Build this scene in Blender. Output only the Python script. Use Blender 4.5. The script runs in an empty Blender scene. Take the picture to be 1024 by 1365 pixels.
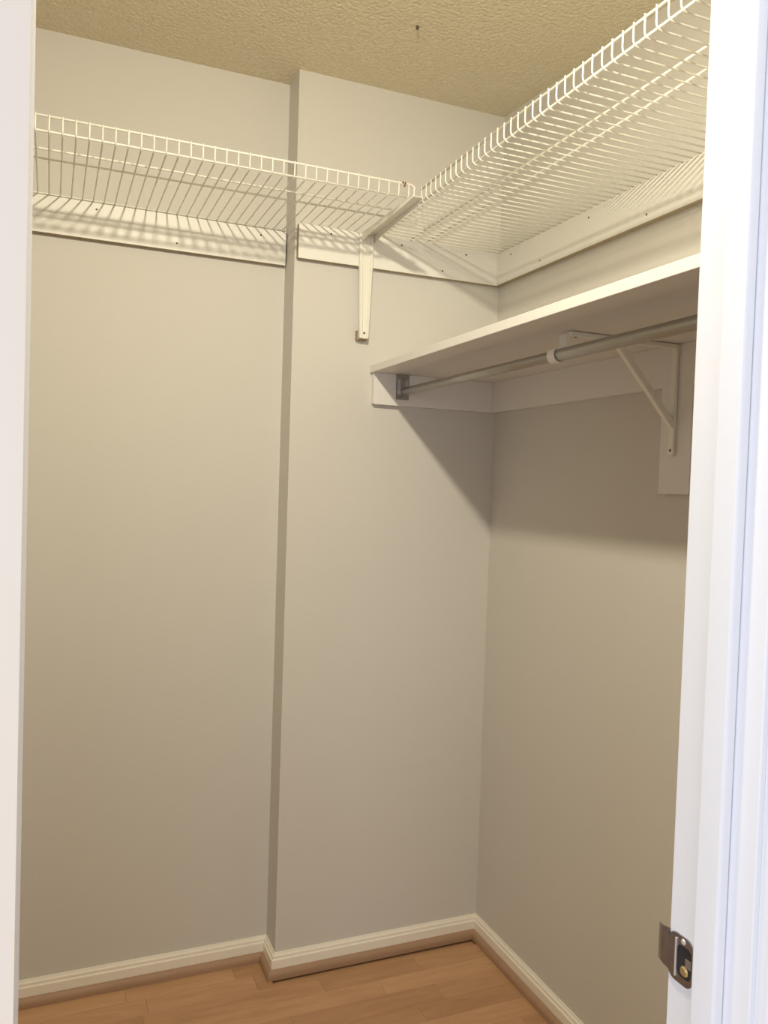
import bpy, bmesh, math, random
from mathutils import Vector, Matrix

random.seed(7)
C = bpy.context.scene.collection
SC = bpy.context.scene

# ------------------------------------------------------------------ camera
cam_d = bpy.data.cameras.new('camera')
cam = bpy.data.objects.new('camera', cam_d)
C.objects.link(cam)
cam_d.sensor_fit = 'VERTICAL'
cam_d.sensor_height = 36.0
cam_d.lens = 36.0 * 1077.84 / 1365.0
cam_d.clip_start = 0.02
yaw, pit, rol = math.radians(22.51011), math.radians(-1.83527), math.radians(1.833)
fw = Vector((math.sin(yaw) * math.cos(pit), math.cos(yaw) * math.cos(pit), math.sin(pit)))
r0 = Vector((math.cos(yaw), -math.sin(yaw), 0))
u0 = r0.cross(fw)
rr = r0 * math.cos(rol) + u0 * math.sin(rol)
uu = u0 * math.cos(rol) - r0 * math.sin(rol)
M = Matrix((rr, uu, -fw)).transposed().to_4x4()
M.translation = Vector((-1.20616, -2.08843, 1.35586))
cam.matrix_world = M
SC.camera = cam

# ------------------------------------------------------------------ light
w = bpy.data.worlds.new('world')
SC.world = w
w.use_nodes = True
bg = w.node_tree.nodes['Background']
bg.inputs['Color'].default_value = (0.94, 0.98, 1.08, 1)
bg.inputs['Strength'].default_value = 0.54

bulb_d = bpy.data.lights.new('closet_bulb', 'AREA')       # small lamp above the door, facing down into the closet
bulb_d.shape = 'DISK'
bulb_d.size = 0.062
bulb_d.energy = 19.4
bulb_d.color = (1.0, 0.91, 0.69)
bulb = bpy.data.objects.new('closet_bulb', bulb_d)
bulb.location = (-0.96, -1.40, 2.285)
bulb.rotation_euler = Vector((0.10, 0.60, -0.76)).to_track_quat('-Z', 'Y').to_euler()
C.objects.link(bulb)

def hall_fill(loc, aim, w, h, energy, col):               # added fill lights for room daylight behind the camera, no windows known
    d = bpy.data.lights.new('room_fill', 'AREA')
    d.shape = 'RECTANGLE'
    d.size, d.size_y = w, h
    d.energy = energy
    d.color = col
    o = bpy.data.objects.new('room_fill', d)
    o.location = loc
    o.rotation_euler = (Vector(aim) - Vector(loc)).to_track_quat('-Z', 'Y').to_euler()
    C.objects.link(o)
hall_fill((-2.15, -4.8, 1.25), (-0.75, -1.6, 1.1), 1.6, 1.3, 33, (0.88, 0.93, 1.0))
hall_fill((-3.4, -2.35, 1.2), (-0.72, -1.65, 1.1), 1.2, 1.4, 34, (0.74, 0.83, 1.0))

SC.view_settings.view_transform = 'Standard'
SC.view_settings.look = 'None'
SC.view_settings.gamma = 1.0
SC.view_settings.use_curve_mapping = False
SC.view_settings.exposure = 0.0

# ------------------------------------------------------------------ materials
def mat(name, col, rough=0.5, metal=0.0, bump=None, var=0.0, vscale=3.0, spec=0.5):
    m = bpy.data.materials.new(name)
    m.use_nodes = True
    nt = m.node_tree
    b = nt.nodes['Principled BSDF']
    b.inputs['Roughness'].default_value = rough
    b.inputs['Metallic'].default_value = metal
    b.inputs['Specular IOR Level'].default_value = spec
    tc = nt.nodes.new('ShaderNodeTexCoord')
    if var:
        n = nt.nodes.new('ShaderNodeTexNoise')
        n.inputs['Scale'].default_value = vscale
        n.inputs['Detail'].default_value = 4
        nt.links.new(tc.outputs['Object'], n.inputs['Vector'])
        mx = nt.nodes.new('ShaderNodeMix')
        mx.data_type = 'RGBA'
        mx.inputs['A'].default_value = tuple(c * (1 - var) for c in col) + (1,)
        mx.inputs['B'].default_value = tuple(min(1, c * (1 + var)) for c in col) + (1,)
        nt.links.new(n.outputs['Fac'], mx.inputs['Factor'])
        nt.links.new(mx.outputs['Result'], b.inputs['Base Color'])
    else:
        b.inputs['Base Color'].default_value = tuple(col) + (1,)
    if bump:
        sc, st, det = bump
        n2 = nt.nodes.new('ShaderNodeTexNoise')
        n2.inputs['Scale'].default_value = sc
        n2.inputs['Detail'].default_value = det
        bp = nt.nodes.new('ShaderNodeBump')
        bp.inputs['Strength'].default_value = st
        bp.inputs['Distance'].default_value = 0.002
        nt.links.new(tc.outputs['Object'], n2.inputs['Vector'])
        nt.links.new(n2.outputs['Fac'], bp.inputs['Height'])
        nt.links.new(bp.outputs['Normal'], b.inputs['Normal'])
    return m

M_WALL = mat('greige_wall_paint', (0.63, 0.605, 0.565), 0.6, bump=(140, 0.12, 2), var=0.015, vscale=2.5, spec=0.3)
M_WHITE = mat('white_paint', (0.80, 0.785, 0.74), 0.45, bump=(60, 0.1, 3), var=0.02, vscale=9)
M_SHELF = mat('white_shelf_paint', (0.76, 0.735, 0.71), 0.45, bump=(45, 0.1, 3), var=0.02, vscale=6)
M_TRIM = mat('cream_baseboard_paint', (0.87, 0.81, 0.71), 0.4, bump=(50, 0.08, 3), var=0.02, vscale=8)
M_DOOR = mat('white_door_frame_paint', (0.83, 0.835, 0.87), 0.4, bump=(35, 0.1, 3), var=0.01, vscale=6)
M_CASE = mat('warm_lit_casing_paint', (0.94, 0.845, 0.72), 0.45, bump=(35, 0.1, 3))  # warm light on the left casing, put into its paint colour
M_STEEL = mat('white_coated_steel', (0.82, 0.80, 0.72), 0.35)
M_ZINC = mat('zinc_plated_tube', (0.43, 0.42, 0.39), 0.42, 0.8, var=0.08, vscale=30)
M_ZINCP = mat('zinc_plate', (0.42, 0.40, 0.38), 0.35, 0.85, var=0.15, vscale=60)
M_CHROME = mat('worn_nickel', (0.37, 0.355, 0.38), 0.25, 0.95, var=0.2, vscale=120)
M_RIM = mat('bright_nickel_edge', (0.80, 0.78, 0.78), 0.3, 0.6)
M_SCREW = mat('dark_screw', (0.10, 0.075, 0.05), 0.5, 0.4)
M_DARK = mat('hollow_shade', (0.02, 0.018, 0.016), 0.8)
M_BRASS = mat('brass_screw', (0.60, 0.45, 0.22), 0.35, 0.8)
M_BLOCK = mat('unpainted_spacer', (0.36, 0.27, 0.18), 0.7, var=0.1, vscale=40)
M_EDGE_SHADE = mat('board_edge_shade', (0.40, 0.32, 0.21), 0.8, var=0.15, vscale=30)  # brown stands for shade on the white boards' edges
M_PLASTIC = mat('white_plastic', (0.80, 0.77, 0.74), 0.4)

# popcorn ceiling, yellowed
M_CEIL = bpy.data.materials.new('yellowed_popcorn_ceiling')
M_CEIL.use_nodes = True
nt = M_CEIL.node_tree
b = nt.nodes['Principled BSDF']
b.inputs['Roughness'].default_value = 0.9
b.inputs['Specular IOR Level'].default_value = 0.15
tc = nt.nodes.new('ShaderNodeTexCoord')
n1 = nt.nodes.new('ShaderNodeTexNoise'); n1.inputs['Scale'].default_value = 120; n1.inputs['Detail'].default_value = 5; n1.inputs['Roughness'].default_value = 0.65
v1 = nt.nodes.new('ShaderNodeTexVoronoi'); v1.inputs['Scale'].default_value = 110
ad = nt.nodes.new('ShaderNodeMath'); ad.operation = 'SUBTRACT'
bp = nt.nodes.new('ShaderNodeBump'); bp.inputs['Strength'].default_value = 0.55; bp.inputs['Distance'].default_value = 0.008
cr = nt.nodes.new('ShaderNodeMix'); cr.data_type = 'RGBA'
cr.inputs['A'].default_value = (0.72, 0.64, 0.47, 1); cr.inputs['B'].default_value = (0.88, 0.81, 0.62, 1)
for s in (n1, v1): nt.links.new(tc.outputs['Object'], s.inputs['Vector'])
nt.links.new(n1.outputs['Fac'], ad.inputs[0]); nt.links.new(v1.outputs['Distance'], ad.inputs[1])
nt.links.new(ad.outputs[0], bp.inputs['Height']); nt.links.new(bp.outputs['Normal'], b.inputs['Normal'])
nt.links.new(n1.outputs['Fac'], cr.inputs['Factor']); nt.links.new(cr.outputs['Result'], b.inputs['Base Color'])

def wood(name, dark, light, per_piece=0.5, rough=0.38):
    m = bpy.data.materials.new(name)
    m.use_nodes = True
    nt = m.node_tree
    b = nt.nodes['Principled BSDF']
    b.inputs['Roughness'].default_value = rough
    b.inputs['Specular IOR Level'].default_value = 0.35
    geo = nt.nodes.new('ShaderNodeNewGeometry')
    oi = nt.nodes.new('ShaderNodeObjectInfo')
    mp = nt.nodes.new('ShaderNodeMapping')
    mp.inputs['Scale'].default_value = (5.0, 34.0, 34.0)
    off = nt.nodes.new('ShaderNodeMath'); off.operation = 'MULTIPLY'; off.inputs[1].default_value = 40
    cmb = nt.nodes.new('ShaderNodeCombineXYZ')
    nt.links.new(oi.outputs['Random'], off.inputs[0])
    nt.links.new(off.outputs[0], cmb.inputs['X']); nt.links.new(off.outputs[0], cmb.inputs['Y'])
    nt.links.new(geo.outputs['Position'], mp.inputs['Vector'])
    nt.links.new(cmb.outputs[0], mp.inputs['Location'])
    g = nt.nodes.new('ShaderNodeTexNoise'); g.inputs['Scale'].default_value = 1.3; g.inputs['Detail'].default_value = 6; g.inputs['Distortion'].default_value = 0.8
    nt.links.new(mp.outputs[0], g.inputs['Vector'])
    mm = nt.nodes.new('ShaderNodeMix'); mm.data_type = 'FLOAT'; mm.inputs['Factor'].default_value = per_piece
    nt.links.new(g.outputs['Fac'], mm.inputs['A']); nt.links.new(oi.outputs['Random'], mm.inputs['B'])
    cr = nt.nodes.new('ShaderNodeMix'); cr.data_type = 'RGBA'
    cr.inputs['A'].default_value = tuple(dark) + (1,); cr.inputs['B'].default_value = tuple(light) + (1,)
    nt.links.new(mm.outputs['Result'], cr.inputs['Factor'])
    nt.links.new(cr.outputs['Result'], b.inputs['Base Color'])
    return m

M_FLOOR = wood('oak_laminate', (0.35, 0.18, 0.092), (0.66, 0.40, 0.22), 0.36)
M_SHOE = wood('wood_shoe_moulding', (0.33, 0.205, 0.13), (0.43, 0.27, 0.17), 0.15, 0.5)

# ------------------------------------------------------------------ helpers
def link(name, me, m=None, parent=None):
    o = bpy.data.objects.new(name, me)
    C.objects.link(o)
    if m is not None and me is not None and not me.materials:
        me.materials.append(m)
    if parent is not None:
        o.parent = parent
    return o

def mesh(name, bm, smooth=False):
    bmesh.ops.recalc_face_normals(bm, faces=bm.faces)
    if smooth:
        for f in bm.faces: f.smooth = True
    me = bpy.data.meshes.new(name)
    bm.to_mesh(me); bm.free()
    return me

def box(bm, x0, x1, y0, y1, z0, z1):
    v = [bm.verts.new((x, y, z)) for x in (x0, x1) for y in (y0, y1) for z in (z0, z1)]
    for q in ((0, 1, 3, 2), (4, 6, 7, 5), (0, 4, 5, 1), (2, 3, 7, 6), (0, 2, 6, 4), (1, 5, 7, 3)):
        bm.faces.new([v[i] for i in q])
    return v

def box_mesh(name, dims, bev=0.0, seg=2):
    bm = bmesh.new()
    box(bm, *dims)
    if bev:
        bmesh.ops.bevel(bm, geom=bm.edges[:], offset=bev, segments=seg, affect='EDGES', profile=0.5)
    return mesh(name, bm)

def tube(bm, pts, r, n=8, cap=True):
    pts = [Vector(p) for p in pts]
    rings = []
    nrm = None
    for i, p in enumerate(pts):
        a = pts[max(i - 1, 0)]; c = pts[min(i + 1, len(pts) - 1)]
        t = (c - a).normalized()
        if nrm is None:
            nrm = t.orthogonal().normalized()
        nrm = (nrm - t * nrm.dot(t)).normalized()
        bn = t.cross(nrm)
        rad = r[i] if isinstance(r, (list, tuple)) else r
        rings.append([bm.verts.new(p + (nrm * math.cos(2 * math.pi * k / n) + bn * math.sin(2 * math.pi * k / n)) * rad) for k in range(n)])
    for A, B in zip(rings, rings[1:]):
        for k in range(n):
            bm.faces.new((A[k], A[(k + 1) % n], B[(k + 1) % n], B[k]))
    if cap:
        bm.faces.new(rings[0][::-1]); bm.faces.new(rings[-1])

def tube_mesh(name, pts, r, n=8):
    bm = bmesh.new(); tube(bm, pts, r, n)
    return mesh(name, bm, True)

def prism(bm, poly, axis, a, b):
    """extrude a closed 2-D polygon along an axis from a to b."""
    def P(q, t):
        return {'x': (t, q[0], q[1]), 'y': (q[0], t, q[1]), 'z': (q[0], q[1], t)}[axis]
    A = [bm.verts.new(P(q, a)) for q in poly]
    B = [bm.verts.new(P(q, b)) for q in poly]
    n = len(poly)
    for i in range(n):
        bm.faces.new((A[i], A[(i + 1) % n], B[(i + 1) % n], B[i]))
    bm.faces.new(A[::-1]); bm.faces.new(B)

def sweep_segments(profile, path):
    """mitred mouldings: one mesh per straight run; profile = (offset into the room, z)."""
    P = [Vector(p) for p in path]
    dirs = [(b - a).normalized() for a, b in zip(P, P[1:])]
    nr = [Vector((d.y, -d.x)) for d in dirs]
    out = []
    for i in range(len(dirs)):
        bm = bmesh.new(); ends = []
        for j, k in ((i, i - 1), (i + 1, i + 1)):
            n = nr[i]
            if 0 <= k < len(dirs):
                m = nr[i] + nr[k]; m = m / m.dot(nr[i])
            else:
                m = n
            ends.append([bm.verts.new((P[j].x + m.x * o, P[j].y + m.y * o, z)) for o, z in profile])
        A, B = ends; n = len(profile)
        for q in range(n):
            bm.faces.new((A[q], A[(q + 1) % n], B[(q + 1) % n], B[q]))
        bm.faces.new(A[::-1]); bm.faces.new(B)
        out.append(bm)
    return out

def structure(o):
    o['kind'] = 'structure'
    return o

def tag(o, label, cat, group=None):
    o['label'] = label; o['category'] = cat
    if group: o['group'] = group
    return o

def thing(name, label, cat, loc=(0, 0, 0), group=None):
    o = bpy.data.objects.new(name, None)
    C.objects.link(o); o.location = loc
    o.empty_display_size = 0.05
    return tag(o, label, cat, group)

def shifted(me, loc):
    me.transform(Matrix.Translation(-Vector(loc)))
    return me

def part(name, me, m, root):
    """mesh given in world coordinates, parented under an unrotated root."""
    return link(name, shifted(me, root.location), m, root)

_screw = None
def screw(p, normal, root, m=M_SCREW, r=0.0027, h=0.0011):
    bm = bmesh.new()
    bmesh.ops.create_cone(bm, cap_ends=True, segments=10, radius1=r, radius2=r * 0.7, depth=h)
    o = link('screw', mesh('screw', bm, False), m, root)
    o.location = Vector(p) + Vector(normal) * h * 0.5 - Vector(root.location)
    o.rotation_euler = Vector(normal).to_track_quat('Z', 'Y').to_euler()
    return o

# ------------------------------------------------------------------ dimensions (metres)
H = 2.44            # ceiling
FZ = 0.020          # finished floor
XL = -1.985         # left wall
BX, RY = -0.6195, 0.093   # wall jog: bump starts at BX, recess depth RY
YF, YO = -1.5566, -1.643  # front wall, closet face and hall face
DL, DR = -1.2184, -0.708  # door jamb faces
DH = 2.035

# ------------------------------------------------------------------ setting
bm = bmesh.new()
prism(bm, [(XL - .1, RY), (BX, RY), (BX, 0), (0.1, 0), (0.1, 0.22), (XL - .1, 0.22)], 'z', -0.02, H)
structure(link('wall_back', mesh('wall_back', bm), M_WALL))
structure(link('wall_right', box_mesh('wall_right', (0, .1, YO, 0, -0.02, H)), M_WALL))
structure(link('wall_left', box_mesh('wall_left', (XL - .1, XL, YO, RY, -0.02, H)), M_WALL))
bm = bmesh.new()
jt = 0.018
box(bm, XL - 1.2, DL - jt, YO, YF, -0.02, H)
box(bm, DR + jt, 1.3, YO, YF, -0.02, H)
box(bm, DL - jt, DR + jt, YO, YF, DH + jt, H)
structure(link('wall_front', mesh('wall_front', bm), M_WALL))
bm = bmesh.new()                                                   # slightly out of level, dropping towards the right front
box(bm, XL - .1, .1, YO, .22, H, H + .08)
bmesh.ops.subdivide_edges(bm, edges=[e for e in bm.edges], cuts=15, use_grid_fill=True)
for v in bm.verts:
    if v.co.z < H + .001:
        v.co.z -= .052 * max(0, (v.co.x + .62) / .62) * max(0, -v.co.y / 1.0)
structure(link('ceiling', mesh('ceiling', bm), M_CEIL))

floor = structure(link('floor', box_mesh('floor', (XL - 1.2, 1.3, -3.6, .22, -0.06, FZ - 0.008)), M_FLOOR))
sw = 0.0655
y = RY - 0.012
row = 0
while y > YF + 0.02:
    y1 = max(y - sw, YF)
    x = XL - random.uniform(0, .3)
    while x < -0.012:
        ln = random.choice((0.28, 0.34, 0.40, 0.46, 0.52))
        xa, xb = max(x, XL + .003), min(x + ln, -0.012)
        if y - 0.02 > -0.014 and xa < BX - .012 < xb or (y > -0.012 and xa >= BX - .012):
            xb = min(xb, BX - .012)
        if xb - xa > 0.02:
            me = box_mesh('plank', (xa + .0002, xb - .0002, y1 + .0002, y - .0002, FZ - 0.008, FZ), 0.0003, 1)
            link('plank', me, M_FLOOR, floor)
        x += ln
    y = y1; row += 1

path = [(XL, RY), (BX, RY), (BX, 0), (0, 0), (0, YF)]
base_prof = [(0, FZ), (.012, FZ), (.012, .0655), (.0115, .0672), (.0085, .0680), (.0078, .0700), (.0086, .0735),
             (.0078, .0765), (.0045, .0785), (.0038, .0810), (.0030, .0830), (0, .0830)]
names = ['baseboard_recess', 'baseboard_jog', 'baseboard_back', 'baseboard_right']
for nme, bm in zip(names, sweep_segments(base_prof, path)):
    structure(link(nme, mesh(nme, bm), M_TRIM))
arc = [(.0120 + .0135 * math.cos(a), FZ + .008 + .0155 * math.sin(a)) for a in [math.pi / 2 * k / 6 for k in range(7)]]
shoe_prof = [(.0120, FZ), (.0255, FZ)] + arc
for k, bm in enumerate(sweep_segments(shoe_prof, path)):
    structure(link('trim_%d' % (k + 1), mesh('shoe_moulding', bm), M_SHOE))

# door frame (lining, stops, casings)
door = bpy.data.objects.new('door_1', None); C.objects.link(door); structure(door)
door['label'] = 'white painted closet door frame the view looks through'
link('jamb', box_mesh('jamb', (DR, DR + jt, YO, YF, FZ - .008, DH), 0.0012), M_DOOR, door)
link('jamb', box_mesh('jamb', (DL - jt, DL, YO, YF, FZ - .008, DH), 0.0012), M_DOOR, door)
link('head_jamb', box_mesh('head_jamb', (DL - jt, DR + jt, YO, YF, DH, DH + jt), 0.001), M_DOOR, door)
link('door_stop', box_mesh('door_stop', (DR - .0105, DR - .0001, -1.6185, -1.593, FZ, DH), 0.0025, 3), M_DOOR, door)
def casing(x_in, sgn):
    # colonial casing profile: x outwards from the opening, y towards the hall
    pr = [(0, 0), (0, .010), (.002, .0125), (.006, .0130), (.010, .0120), (.013, .0100), (.018, .0105), (.030, .0125), (.044, .0145), (.050, .0165), (.056, .0165), (.057, .0150), (.057, 0)]
    bm = bmesh.new()
    prism(bm, [(x_in + sgn * a, YO - .0002 - c) for a, c in pr], 'z', FZ - .008, DH + .06)
    return mesh('casing', bm)
link('casing', casing(DR + .005, 1), M_DOOR, door)
bm = bmesh.new()
box(bm, DL - .062, DL, YO - .0125, YO - .0002, FZ - .008, DH + .06)
link('casing', mesh('casing', bm), M_CASE, door)

# ------------------------------------------------------------------ mounting boards under the wire shelves
ZT, ZB, TB = 2.0375, 1.9471, 0.018
def board(name, label, dims, screws, cat='board'):
    loc = ((dims[0] + dims[1]) / 2, (dims[2] + dims[3]) / 2, dims[4])
    t = thing(name, label, cat, loc, 'white mounting boards under the wire shelves')
    me = box_mesh('board', dims, 0.0008)
    me.materials.append(M_WHITE); me.materials.append(M_EDGE_SHADE)      # second slot paints shade onto the underside and left end
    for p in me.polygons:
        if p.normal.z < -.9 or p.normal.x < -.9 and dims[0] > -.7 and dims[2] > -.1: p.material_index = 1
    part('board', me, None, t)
    for p, nrm in screws: screw(p, nrm, t)
    return t
yb = RY - TB
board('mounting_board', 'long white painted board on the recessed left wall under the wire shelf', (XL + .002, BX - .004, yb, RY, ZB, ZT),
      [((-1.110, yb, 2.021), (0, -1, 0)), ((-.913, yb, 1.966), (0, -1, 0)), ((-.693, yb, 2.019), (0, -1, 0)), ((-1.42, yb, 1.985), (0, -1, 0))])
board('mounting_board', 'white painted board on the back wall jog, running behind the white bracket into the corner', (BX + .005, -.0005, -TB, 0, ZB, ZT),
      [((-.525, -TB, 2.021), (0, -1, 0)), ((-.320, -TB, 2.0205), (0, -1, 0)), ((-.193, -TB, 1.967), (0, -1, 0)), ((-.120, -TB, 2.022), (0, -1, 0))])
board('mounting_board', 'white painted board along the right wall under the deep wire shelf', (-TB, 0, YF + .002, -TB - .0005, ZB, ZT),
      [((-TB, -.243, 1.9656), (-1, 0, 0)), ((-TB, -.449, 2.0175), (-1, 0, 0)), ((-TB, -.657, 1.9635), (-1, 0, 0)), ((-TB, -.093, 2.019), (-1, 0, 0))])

# ------------------------------------------------------------------ ventilated wire shelves
RW, RL = 0.0017, 0.0024          # cross-wire and rail radii
ZC = ZT + RW + .0003             # cross wires lie on the boards
LIP = 0.0335
def cross_profile(depth, back, lip=True):
    """2-D path (d, z): d = 0 at the front, grows towards the wall."""
    pts = [(back, ZC), (depth * .5, ZC), (.0095, ZC)]
    if lip:
        for a in (20, 45, 70):
            pts.append((.0095 - .0095 * math.sin(math.radians(a)), ZC + .0095 - .0095 * math.cos(math.radians(a))))
        pts += [(0, ZC + .0105), (0, ZC + LIP + .002)]
    else:
        pts += [(.0040, ZC + .0008), (.0015, ZC + .0040)]
    return pts

# shelf along the back wall
YFR = -0.3104
ls = thing('wire_shelf', 'white wire shelf along the left and back walls with thin upright lip', 'wire shelf', (-1.2, YFR, ZC), 'white wire shelves under the ceiling')
def to_left(pts): return [(0, YFR + d, z) for d, z in pts]
def put_cross(me, root, off):
    o = link('wire', me, M_STEEL, root)
    o.location = off
    return o
long_me = tube_mesh('cross_wire', [(0, q[1] - YFR, q[2] - ZC) for q in to_left(cross_profile(.40, RY - .002 - YFR))], RW, 6)
short_me = tube_mesh('cross_wire', [(0, q[1] - YFR, q[2] - ZC) for q in to_left(cross_profile(.31, -.003 - YFR))], RW, 6)
k = -28
while True:
    x = -1.2450 + .0254 * k
    if x > -0.425: break
    put_cross(long_me if x < BX - .002 else short_me, ls, (x + 1.2, 0, 0))
    k += 1
xe = -0.4165
def rail(name, pts, r, root, m=M_STEEL): return part(name, tube_mesh(name, pts, r, 8), m, root)
zr = ZC + RW + RL
rail('top_rail', [(XL + .004, YFR + RW + RL, ZC + LIP), (xe - .008, YFR + RW + RL, ZC + LIP), (xe - .002, YFR + .006, ZC + LIP - .002), (xe + .004, YFR + .004, ZC + LIP - .009)], RL, ls)
rail('front_rail', [(XL + .004, YFR + .0062, zr), (xe, YFR + .0062, zr)], RL, ls)
rail('deck_rail', [(XL + .004, -.208, zr), (xe - .01, -.208, zr)], RL, ls)
rail('deck_rail', [(XL + .004, -.152, zr), (xe - .01, -.152, zr)], RL, ls)
rail('back_rail', [(XL + .004, RY - .008, zr), (BX - .004, RY - .008, zr)], RL, ls)
rail('end_wire', [(xe, YFR + RW + RL, ZC + LIP - .002), (xe, YFR + .004, ZC + .012), (xe, YFR + .0062, zr)], RW, ls)
M_RUST = mat('rust', (0.22, 0.09, 0.03), 0.9)
for dx, dz in ((-.030, .001), (-.026, -.006), (-.024, .000)):
    bm = bmesh.new(); bmesh.ops.create_uvsphere(bm, u_segments=8, v_segments=6, radius=.0026)
    bmesh.ops.translate(bm, verts=bm.verts, vec=(xe + dx, YFR + .0015, ZC + LIP + dz))
    o = part('rust_spot', mesh('rust_spot', bm, True), M_RUST, ls); o['label'] = 'brown rust spot'

# shelf along the right wall
XFR = -0.3944
rs = thing('wire_shelf', 'deep white wire shelf along the right wall, running toward the door', 'wire shelf', (XFR, -.8, ZC), 'white wire shelves under the ceiling')
lip_me = tube_mesh('cross_wire', [(d, 0, z - ZC) for d, z in cross_profile(.39, -.002 - XFR)], RW, 6)
flat_me = tube_mesh('cross_wire', [(d, 0, z - ZC) for d, z in cross_profile(.39, -.002 - XFR, False)], RW, 6)
for k in range(-13, 47):
    yy = -1.1905 + .0254 * k
    if yy > -.012: break
    put_cross(lip_me if yy < -.285 else flat_me, rs, (0, yy + .8, 0))
rail('top_rail', [(XFR + RW + RL, YF + .004, ZC + LIP), (XFR + RW + RL, -.290, ZC + LIP)], RL, rs)
rail('front_rail', [(XFR + .0062, YF + .004, zr), (XFR + .0062, -.004, zr)], RL, rs)
rail('deck_rail', [(-.2885, YF + .004, zr), (-.2885, -.004, zr)], RL, rs)
rail('deck_rail', [(-.2390, YF + .004, zr), (-.2390, -.004, zr)], RL, rs)
rail('back_rail', [(-.006, YF + .004, zr), (-.006, -.004, zr)], RL, rs)

# ------------------------------------------------------------------ white bracket under the meeting shelves
br = thing('shelf_bracket', 'white pressed steel shelf bracket on the back wall under the wire shelf corner', 'bracket', (-.4265, -.018, 1.753))
bxc = -0.4265
# leg: tapered web with two rolled edges and a centre rib
bm = bmesh.new()
def leg_section(z, hw, y0):
    pr = [(-hw, -.0005), (-hw, -.0095), (-hw + .003, -.0125), (-hw + .007, -.0125), (-hw + .010, -.0085),
          (hw - .010, -.0085), (hw - .007, -.0125), (hw - .003, -.0125), (hw, -.0095), (hw, -.0005)]
    return [bm.verts.new((bxc + a, y0 + c, z)) for a, c in pr]
secs = [leg_section(2.0325, .0205, -TB), leg_section(1.95, .0195, -TB), leg_section(1.76, .0135, -TB), leg_section(1.7535, .0125, -TB)]
for A, B in zip(secs, secs[1:]):
    n = len(A)
    for i in range(n): bm.faces.new((A[i], A[(i + 1) % n], B[(i + 1) % n], B[i]))
bm.faces.new(secs[0]); bm.faces.new(secs[-1][::-1])
part('leg', mesh('leg', bm), M_STEEL, br)
# arm: tapered U channel opening downwards
bm = bmesh.new()
def arm_section(y, hw, hd, zt=ZT - .0035):
    t = .0016
    pr = [(-hw, zt), (hw, zt), (hw, zt - hd), (hw - t, zt - hd), (hw - t, zt - t), (-hw + t, zt - t), (-hw + t, zt - hd), (-hw, zt - hd)]
    return [bm.verts.new((bxc + .003 + a, y, c)) for a, c in pr]
secs = [arm_section(-TB - .0005, .0195, .024), arm_section(-.08, .0185, .017), arm_section(-.30, .0150, .009), arm_section(-.345, .0135, .005)]
for A, B in zip(secs, secs[1:]):
    n = len(A)
    for i in range(n): bm.faces.new((A[i], A[(i + 1) % n], B[(i + 1) % n], B[i]))
bm.faces.new(secs[0]); bm.faces.new(secs[-1][::-1])
part('arm', mesh('arm', bm), M_STEEL, br)
part('spacer', box_mesh('spacer', (bxc - .0165, bxc + .0125, -TB + .0002, -.0002, 1.7500, 1.7760), .0015), M_BLOCK, br)['label'] = 'brown wooden spacer behind the foot'
screw((bxc, -TB - .0085, 1.7680), (0, -1, 0), br, r=.0032)
screw((bxc - .0145, -TB - .0125, 2.016), (0, -1, 0), br, r=.0032)

# ------------------------------------------------------------------ lower board shelf with its cleats
ZL, TL, XS = 1.6664, 0.0195, -0.3964
tag(link('closet_shelf', box_mesh('closet_shelf', (XS, -.0006, YF + .002, -.0006, ZL, ZL + TL), .0012), M_SHELF),
    'white painted board shelf along the right wall above the metal rod', 'shelf')
bm = bmesh.new()
zb = 1.580
prism(bm, [(-.3905, zb + .003), (-.3875, zb), (-.0184, zb), (-.0184, ZL - .0003), (-.3905, ZL - .0003)], 'y', -TB, -.0002)
tag(link('shelf_cleat', mesh('shelf_cleat', bm), M_SHELF), 'short white cleat on the back wall that carries the shelf end and rod plate', 'cleat', 'white cleats under the board shelf')
tag(link('shelf_cleat', box_mesh('shelf_cleat', (-TB, -.0002, YF + .002, -.0004, zb, ZL - .0003)), M_SHELF), 'long white cleat under the board shelf along the right wall', 'cleat', 'white cleats under the board shelf')
tag(link('support_block', box_mesh('support_block', (-TB, -.0002, -.8185, -.7302, 1.3585, zb - .0001)), M_SHELF), 'upright white board block on the right wall behind the rod bracket leg', 'block')

# ------------------------------------------------------------------ closet rod
RX, RZ = -0.303, 1.6190
rd = thing('closet_rod', 'grey zinc telescoping hanging rod under the white board shelf', 'rod', (RX, -.8, RZ))
YJ = -.748
part('inner_tube', tube_mesh('inner_tube', [(RX, -.0215, RZ), (RX, YJ - .05, RZ)], .0105, 28), M_ZINC, rd)
bm = bmesh.new()
n = 28
rings = []
for rad, yy in ((.0106, YJ - .04), (.0106, YJ), (.0117, YJ), (.0119, YJ - .001), (.0119, YF + .004), (.0106, YF + .004), (.0106, YJ - .04)):
    rings.append([bm.verts.new((RX + rad * math.cos(2 * math.pi * k / n), yy, RZ + rad * math.sin(2 * math.pi * k / n))) for k in range(n)])
for A, B in zip(rings, rings[1:]):
    for k in range(n):
        f = bm.faces.new((A[k], A[(k + 1) % n], B[(k + 1) % n], B[k])); f.smooth = True
part('outer_tube', mesh('outer_tube', bm), M_ZINC, rd)

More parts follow.
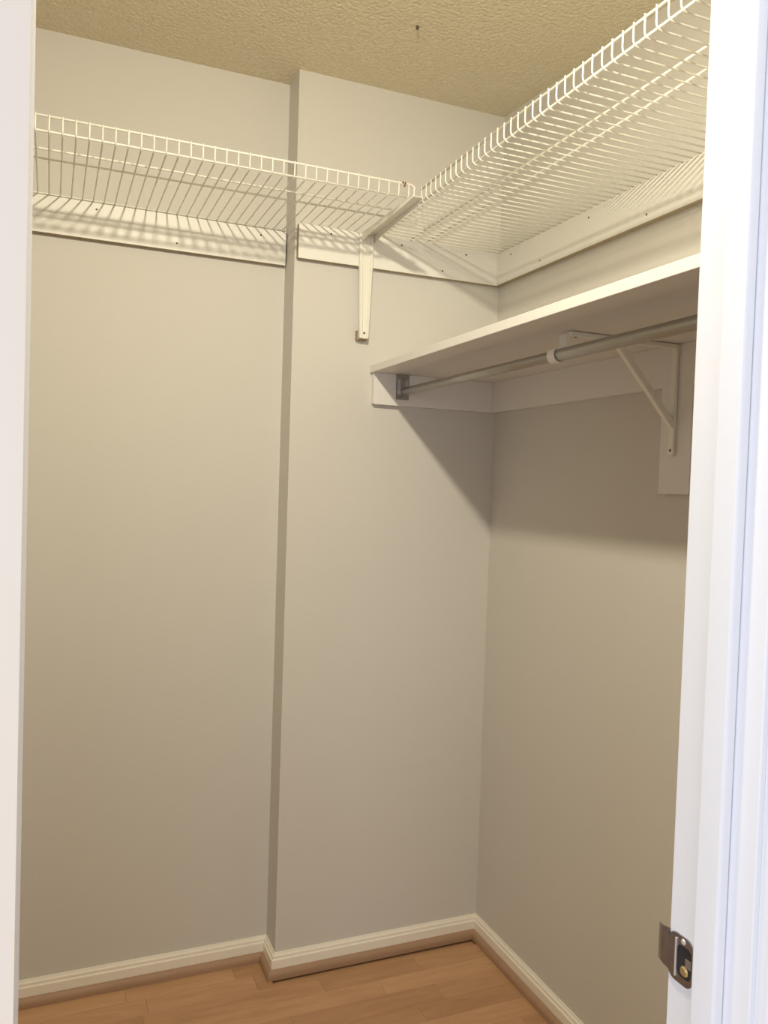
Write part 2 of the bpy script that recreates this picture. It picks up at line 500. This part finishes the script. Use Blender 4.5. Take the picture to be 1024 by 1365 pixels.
# end plate (socket) on the short cleat
fl = thing('rod_socket', 'rectangular zinc rod socket plate screwed to the short white cleat', 'rod socket', (RX, -TB, 1.597))
part('plate', box_mesh('plate', (-.3262, -.2850, -TB - .0022, -TB, 1.5970, 1.6655), .0008), M_ZINCP, fl)
bm = bmesh.new()                                                   # raised U rim that holds the tube
def rim(bm, r0, r1, y0, y1):
    A = []
    seq = [(-1, .032), (-1, 0)] + [(math.cos(a), math.sin(a)) for a in [math.pi + math.pi * k / 14 for k in range(1, 14)]] + [(1, 0), (1, .032)]
    def pt(s, r):
        if s[1] in (0, .032) and abs(s[0]) == 1: return (RX + s[0] * r, RZ + s[1])
        return (RX + s[0] * r, RZ + s[1] * r)
    outer = [pt(s, r1) for s in seq]; inner = [pt(s, r0) for s in seq]
    for i in range(len(seq) - 1):
        q = [outer[i], outer[i + 1], inner[i + 1], inner[i]]
        va = [bm.verts.new((a, y0, c)) for a, c in q]; vb = [bm.verts.new((a, y1, c)) for a, c in q]
        for j in range(4): bm.faces.new((va[j], va[(j + 1) % 4], vb[(j + 1) % 4], vb[j]))
        bm.faces.new(va); bm.faces.new(vb)
rim(bm, .0105, .0130, -TB - .0135, -TB - .0021)
bmesh.ops.remove_doubles(bm, verts=bm.verts, dist=1e-6)
part('cup', mesh('cup', bm), M_ZINCP, fl)
screw((-.303, -TB - .0022, 1.6555), (0, -1, 0), fl, M_ZINC, r=.0042, h=.002)
screw((-.303, -TB - .0022, 1.6018), (0, -1, 0), fl, M_ZINC, r=.0036, h=.002)

# ------------------------------------------------------------------ shelf-and-rod bracket
YB = -.770
rb = thing('rod_bracket', 'white steel shelf and rod bracket with diagonal brace cradling the rod', 'bracket', (-.02, YB, 1.436))
hw = .0075
part('leg', box_mesh('leg', (-.0265, -TB - .0002, YB - hw, YB + hw, 1.4370, ZL - .0012), .002), M_STEEL, rb)
part('arm', box_mesh('arm', (-.2860, -.0265, YB - hw, YB + hw, ZL - .0105, ZL - .0008), .002), M_STEEL, rb)
bm = bmesh.new()
d = Vector((.140, 0, -.144)).normalized(); nrm = Vector((d.z, 0, -d.x))
A0, B0 = Vector((-.172, YB, ZL - .010)), Vector((-.0215, YB, 1.4965))
vs = []
for P0 in (A0, B0):
    for s, tt in ((-1, -1), (1, -1), (1, 1), (-1, 1)):
        vs.append(bm.verts.new(P0 + nrm * .0068 * s + Vector((0, hw * .9 * tt, 0))))
for q in ((0, 1, 2, 3), (7, 6, 5, 4), (0, 4, 5, 1), (1, 5, 6, 2), (2, 6, 7, 3), (3, 7, 4, 0)): bm.faces.new([vs[i] for i in q])
bmesh.ops.bevel(bm, geom=bm.edges[:], offset=.0015, segments=2, affect='EDGES')
part('brace', mesh('brace', bm), M_STEEL, rb)
# hook strap: drops from the arm tip behind the rod, passes under it and rises in front
bm = bmesh.new()
path2 = [(RX + .0150, ZL - .006), (RX + .0152, RZ + .004)]
for a in range(0, -196, -15):
    path2.append((RX + .0138 * math.cos(math.radians(a)), RZ + .0138 * math.sin(math.radians(a))))
path2 += [(RX - .0128, RZ + .0075), (RX - .0105, RZ + .0105)]
prev = None
for i, (a, c) in enumerate(path2):
    p0 = path2[max(i - 1, 0)]; p1 = path2[min(i + 1, len(path2) - 1)]
    tx, tz = p1[0] - p0[0], p1[1] - p0[1]; L = math.hypot(tx, tz); nx, nz = -tz / L, tx / L
    hh = .0010
    ring = [bm.verts.new((a + nx * hh * s, YB + .014 + .0115 * q, c + nz * hh * s)) for s, q in ((-1, -1), (1, -1), (1, 1), (-1, 1))]
    if prev:
        for j in range(4): bm.faces.new((prev[j], prev[(j + 1) % 4], ring[(j + 1) % 4], ring[j]))
    else: bm.faces.new(ring)
    prev = ring
bm.faces.new(prev)
part('hook', mesh('hook', bm), M_PLASTIC, rb)
screw((-.0265, YB, 1.4480), (-1, 0, 0), rb, r=.003)
screw((-.2700, YB - .001, ZL - .0105), (0, 0, -1), rb, r=.003)

# ------------------------------------------------------------------ strike plate on the right jamb
ZS = .9665
sp = thing('strike_plate', 'nickel latch strike plate with curved lip on the right white door jamb', 'strike plate', (DR, YF - .012, ZS))
t = .0016
bm = bmesh.new()
def rounded(y0, y1, z0, z1, r, n=5):
    pts = []
    for cy_, cz_, a0 in ((y1 - r, z1 - r, 0), (y0 + r, z1 - r, 90), (y0 + r, z0 + r, 180), (y1 - r, z0 + r, 270)):
        for k in range(n + 1):
            a = math.radians(a0 + 90 * k / n)
            pts.append((cy_ + r * math.cos(a), cz_ + r * math.sin(a)))
    return pts
outer = rounded(-1.5860, -1.5575, ZS - .0205, ZS + .0200, .0085)
inner = rounded(-1.5842, -1.5680, ZS - .0140, ZS + .0125, .0045)
xo, xi = DR - t, DR - .0001
def ringv(pts, x): return [bm.verts.new((x, a, c)) for a, c in pts]
Oo, Io, Oi, Ii = ringv(outer, xo), ringv(inner, xo), ringv(outer, xi), ringv(inner, xi)
n = len(outer)
for i in range(n):
    j = (i + 1) % n
    bm.faces.new((Oo[i], Oo[j], Io[j], Io[i])); bm.faces.new((Oi[i], Ii[i], Ii[j], Oi[j]))
    bm.faces.new((Oo[i], Oi[i], Oi[j], Oo[j])); bm.faces.new((Io[i], Io[j], Ii[j], Ii[i]))
part('plate', mesh('plate', bm), M_CHROME, sp)
# curved lip reaching past the closet edge of the jamb
bm = bmesh.new()
prev = None
lp = [(DR - t * .6, -1.5580, .0172), (DR - t * .7, -1.5530, .0164), (DR - .0006, -1.5480, .0154), (DR + .0008, -1.5440, .0146), (DR + .0034, -1.5415, .0138)]
for (a, yy, hz) in lp:
    ring = [bm.verts.new((a + dx, yy, ZS + .002 + s * hz)) for dx, s in ((-.0008, -1), (.0008, -1), (.0008, 1), (-.0008, 1))]
    if prev:
        for j in range(4): bm.faces.new((prev[j], prev[(j + 1) % 4], ring[(j + 1) % 4], ring[j]))
    else: bm.faces.new(ring)
    prev = ring
bm.faces.new(prev)
part('lip', mesh('lip', bm), M_CHROME, sp)
part('latch_hole_shade', box_mesh('latch_hole_shade', (DR - .0009, DR - .0002, -1.5846, -1.5676, ZS - .0144, ZS + .0129)), M_DARK, sp)  # dark box behind the opening, shade of the hole as colour
screw((DR - .0009, -1.5758, ZS - .0085), (-1, 0, 0), sp, M_BRASS, r=.0046, h=.0014)
part('catch', box_mesh('catch', (DR - .0014, DR - .0008, -1.5835, -1.5770, ZS - .0040, ZS + .0035), .0002), M_ZINCP, sp)
part('ridge', box_mesh('ridge', (DR - t - .0012, DR - t + .0002, -1.5676, -1.5660, ZS - .0165, ZS + .0165), .0004), M_RIM, sp)
screw((DR - t, -1.5745, ZS + .0162), (-1, 0, 0), sp, M_RIM, r=.0026, h=.0010)

# ------------------------------------------------------------------ small dark nail in the ceiling
bm = bmesh.new()
bmesh.ops.create_cone(bm, cap_ends=True, segments=10, radius1=.0030, radius2=.0046, depth=.009)
bmesh.ops.translate(bm, verts=bm.verts, vec=(-.428, -.321, H - .0075))
tag(link('ceiling_nail', mesh('ceiling_nail', bm), M_SCREW), 'tiny dark nail head in the yellowed popcorn ceiling', 'nail')
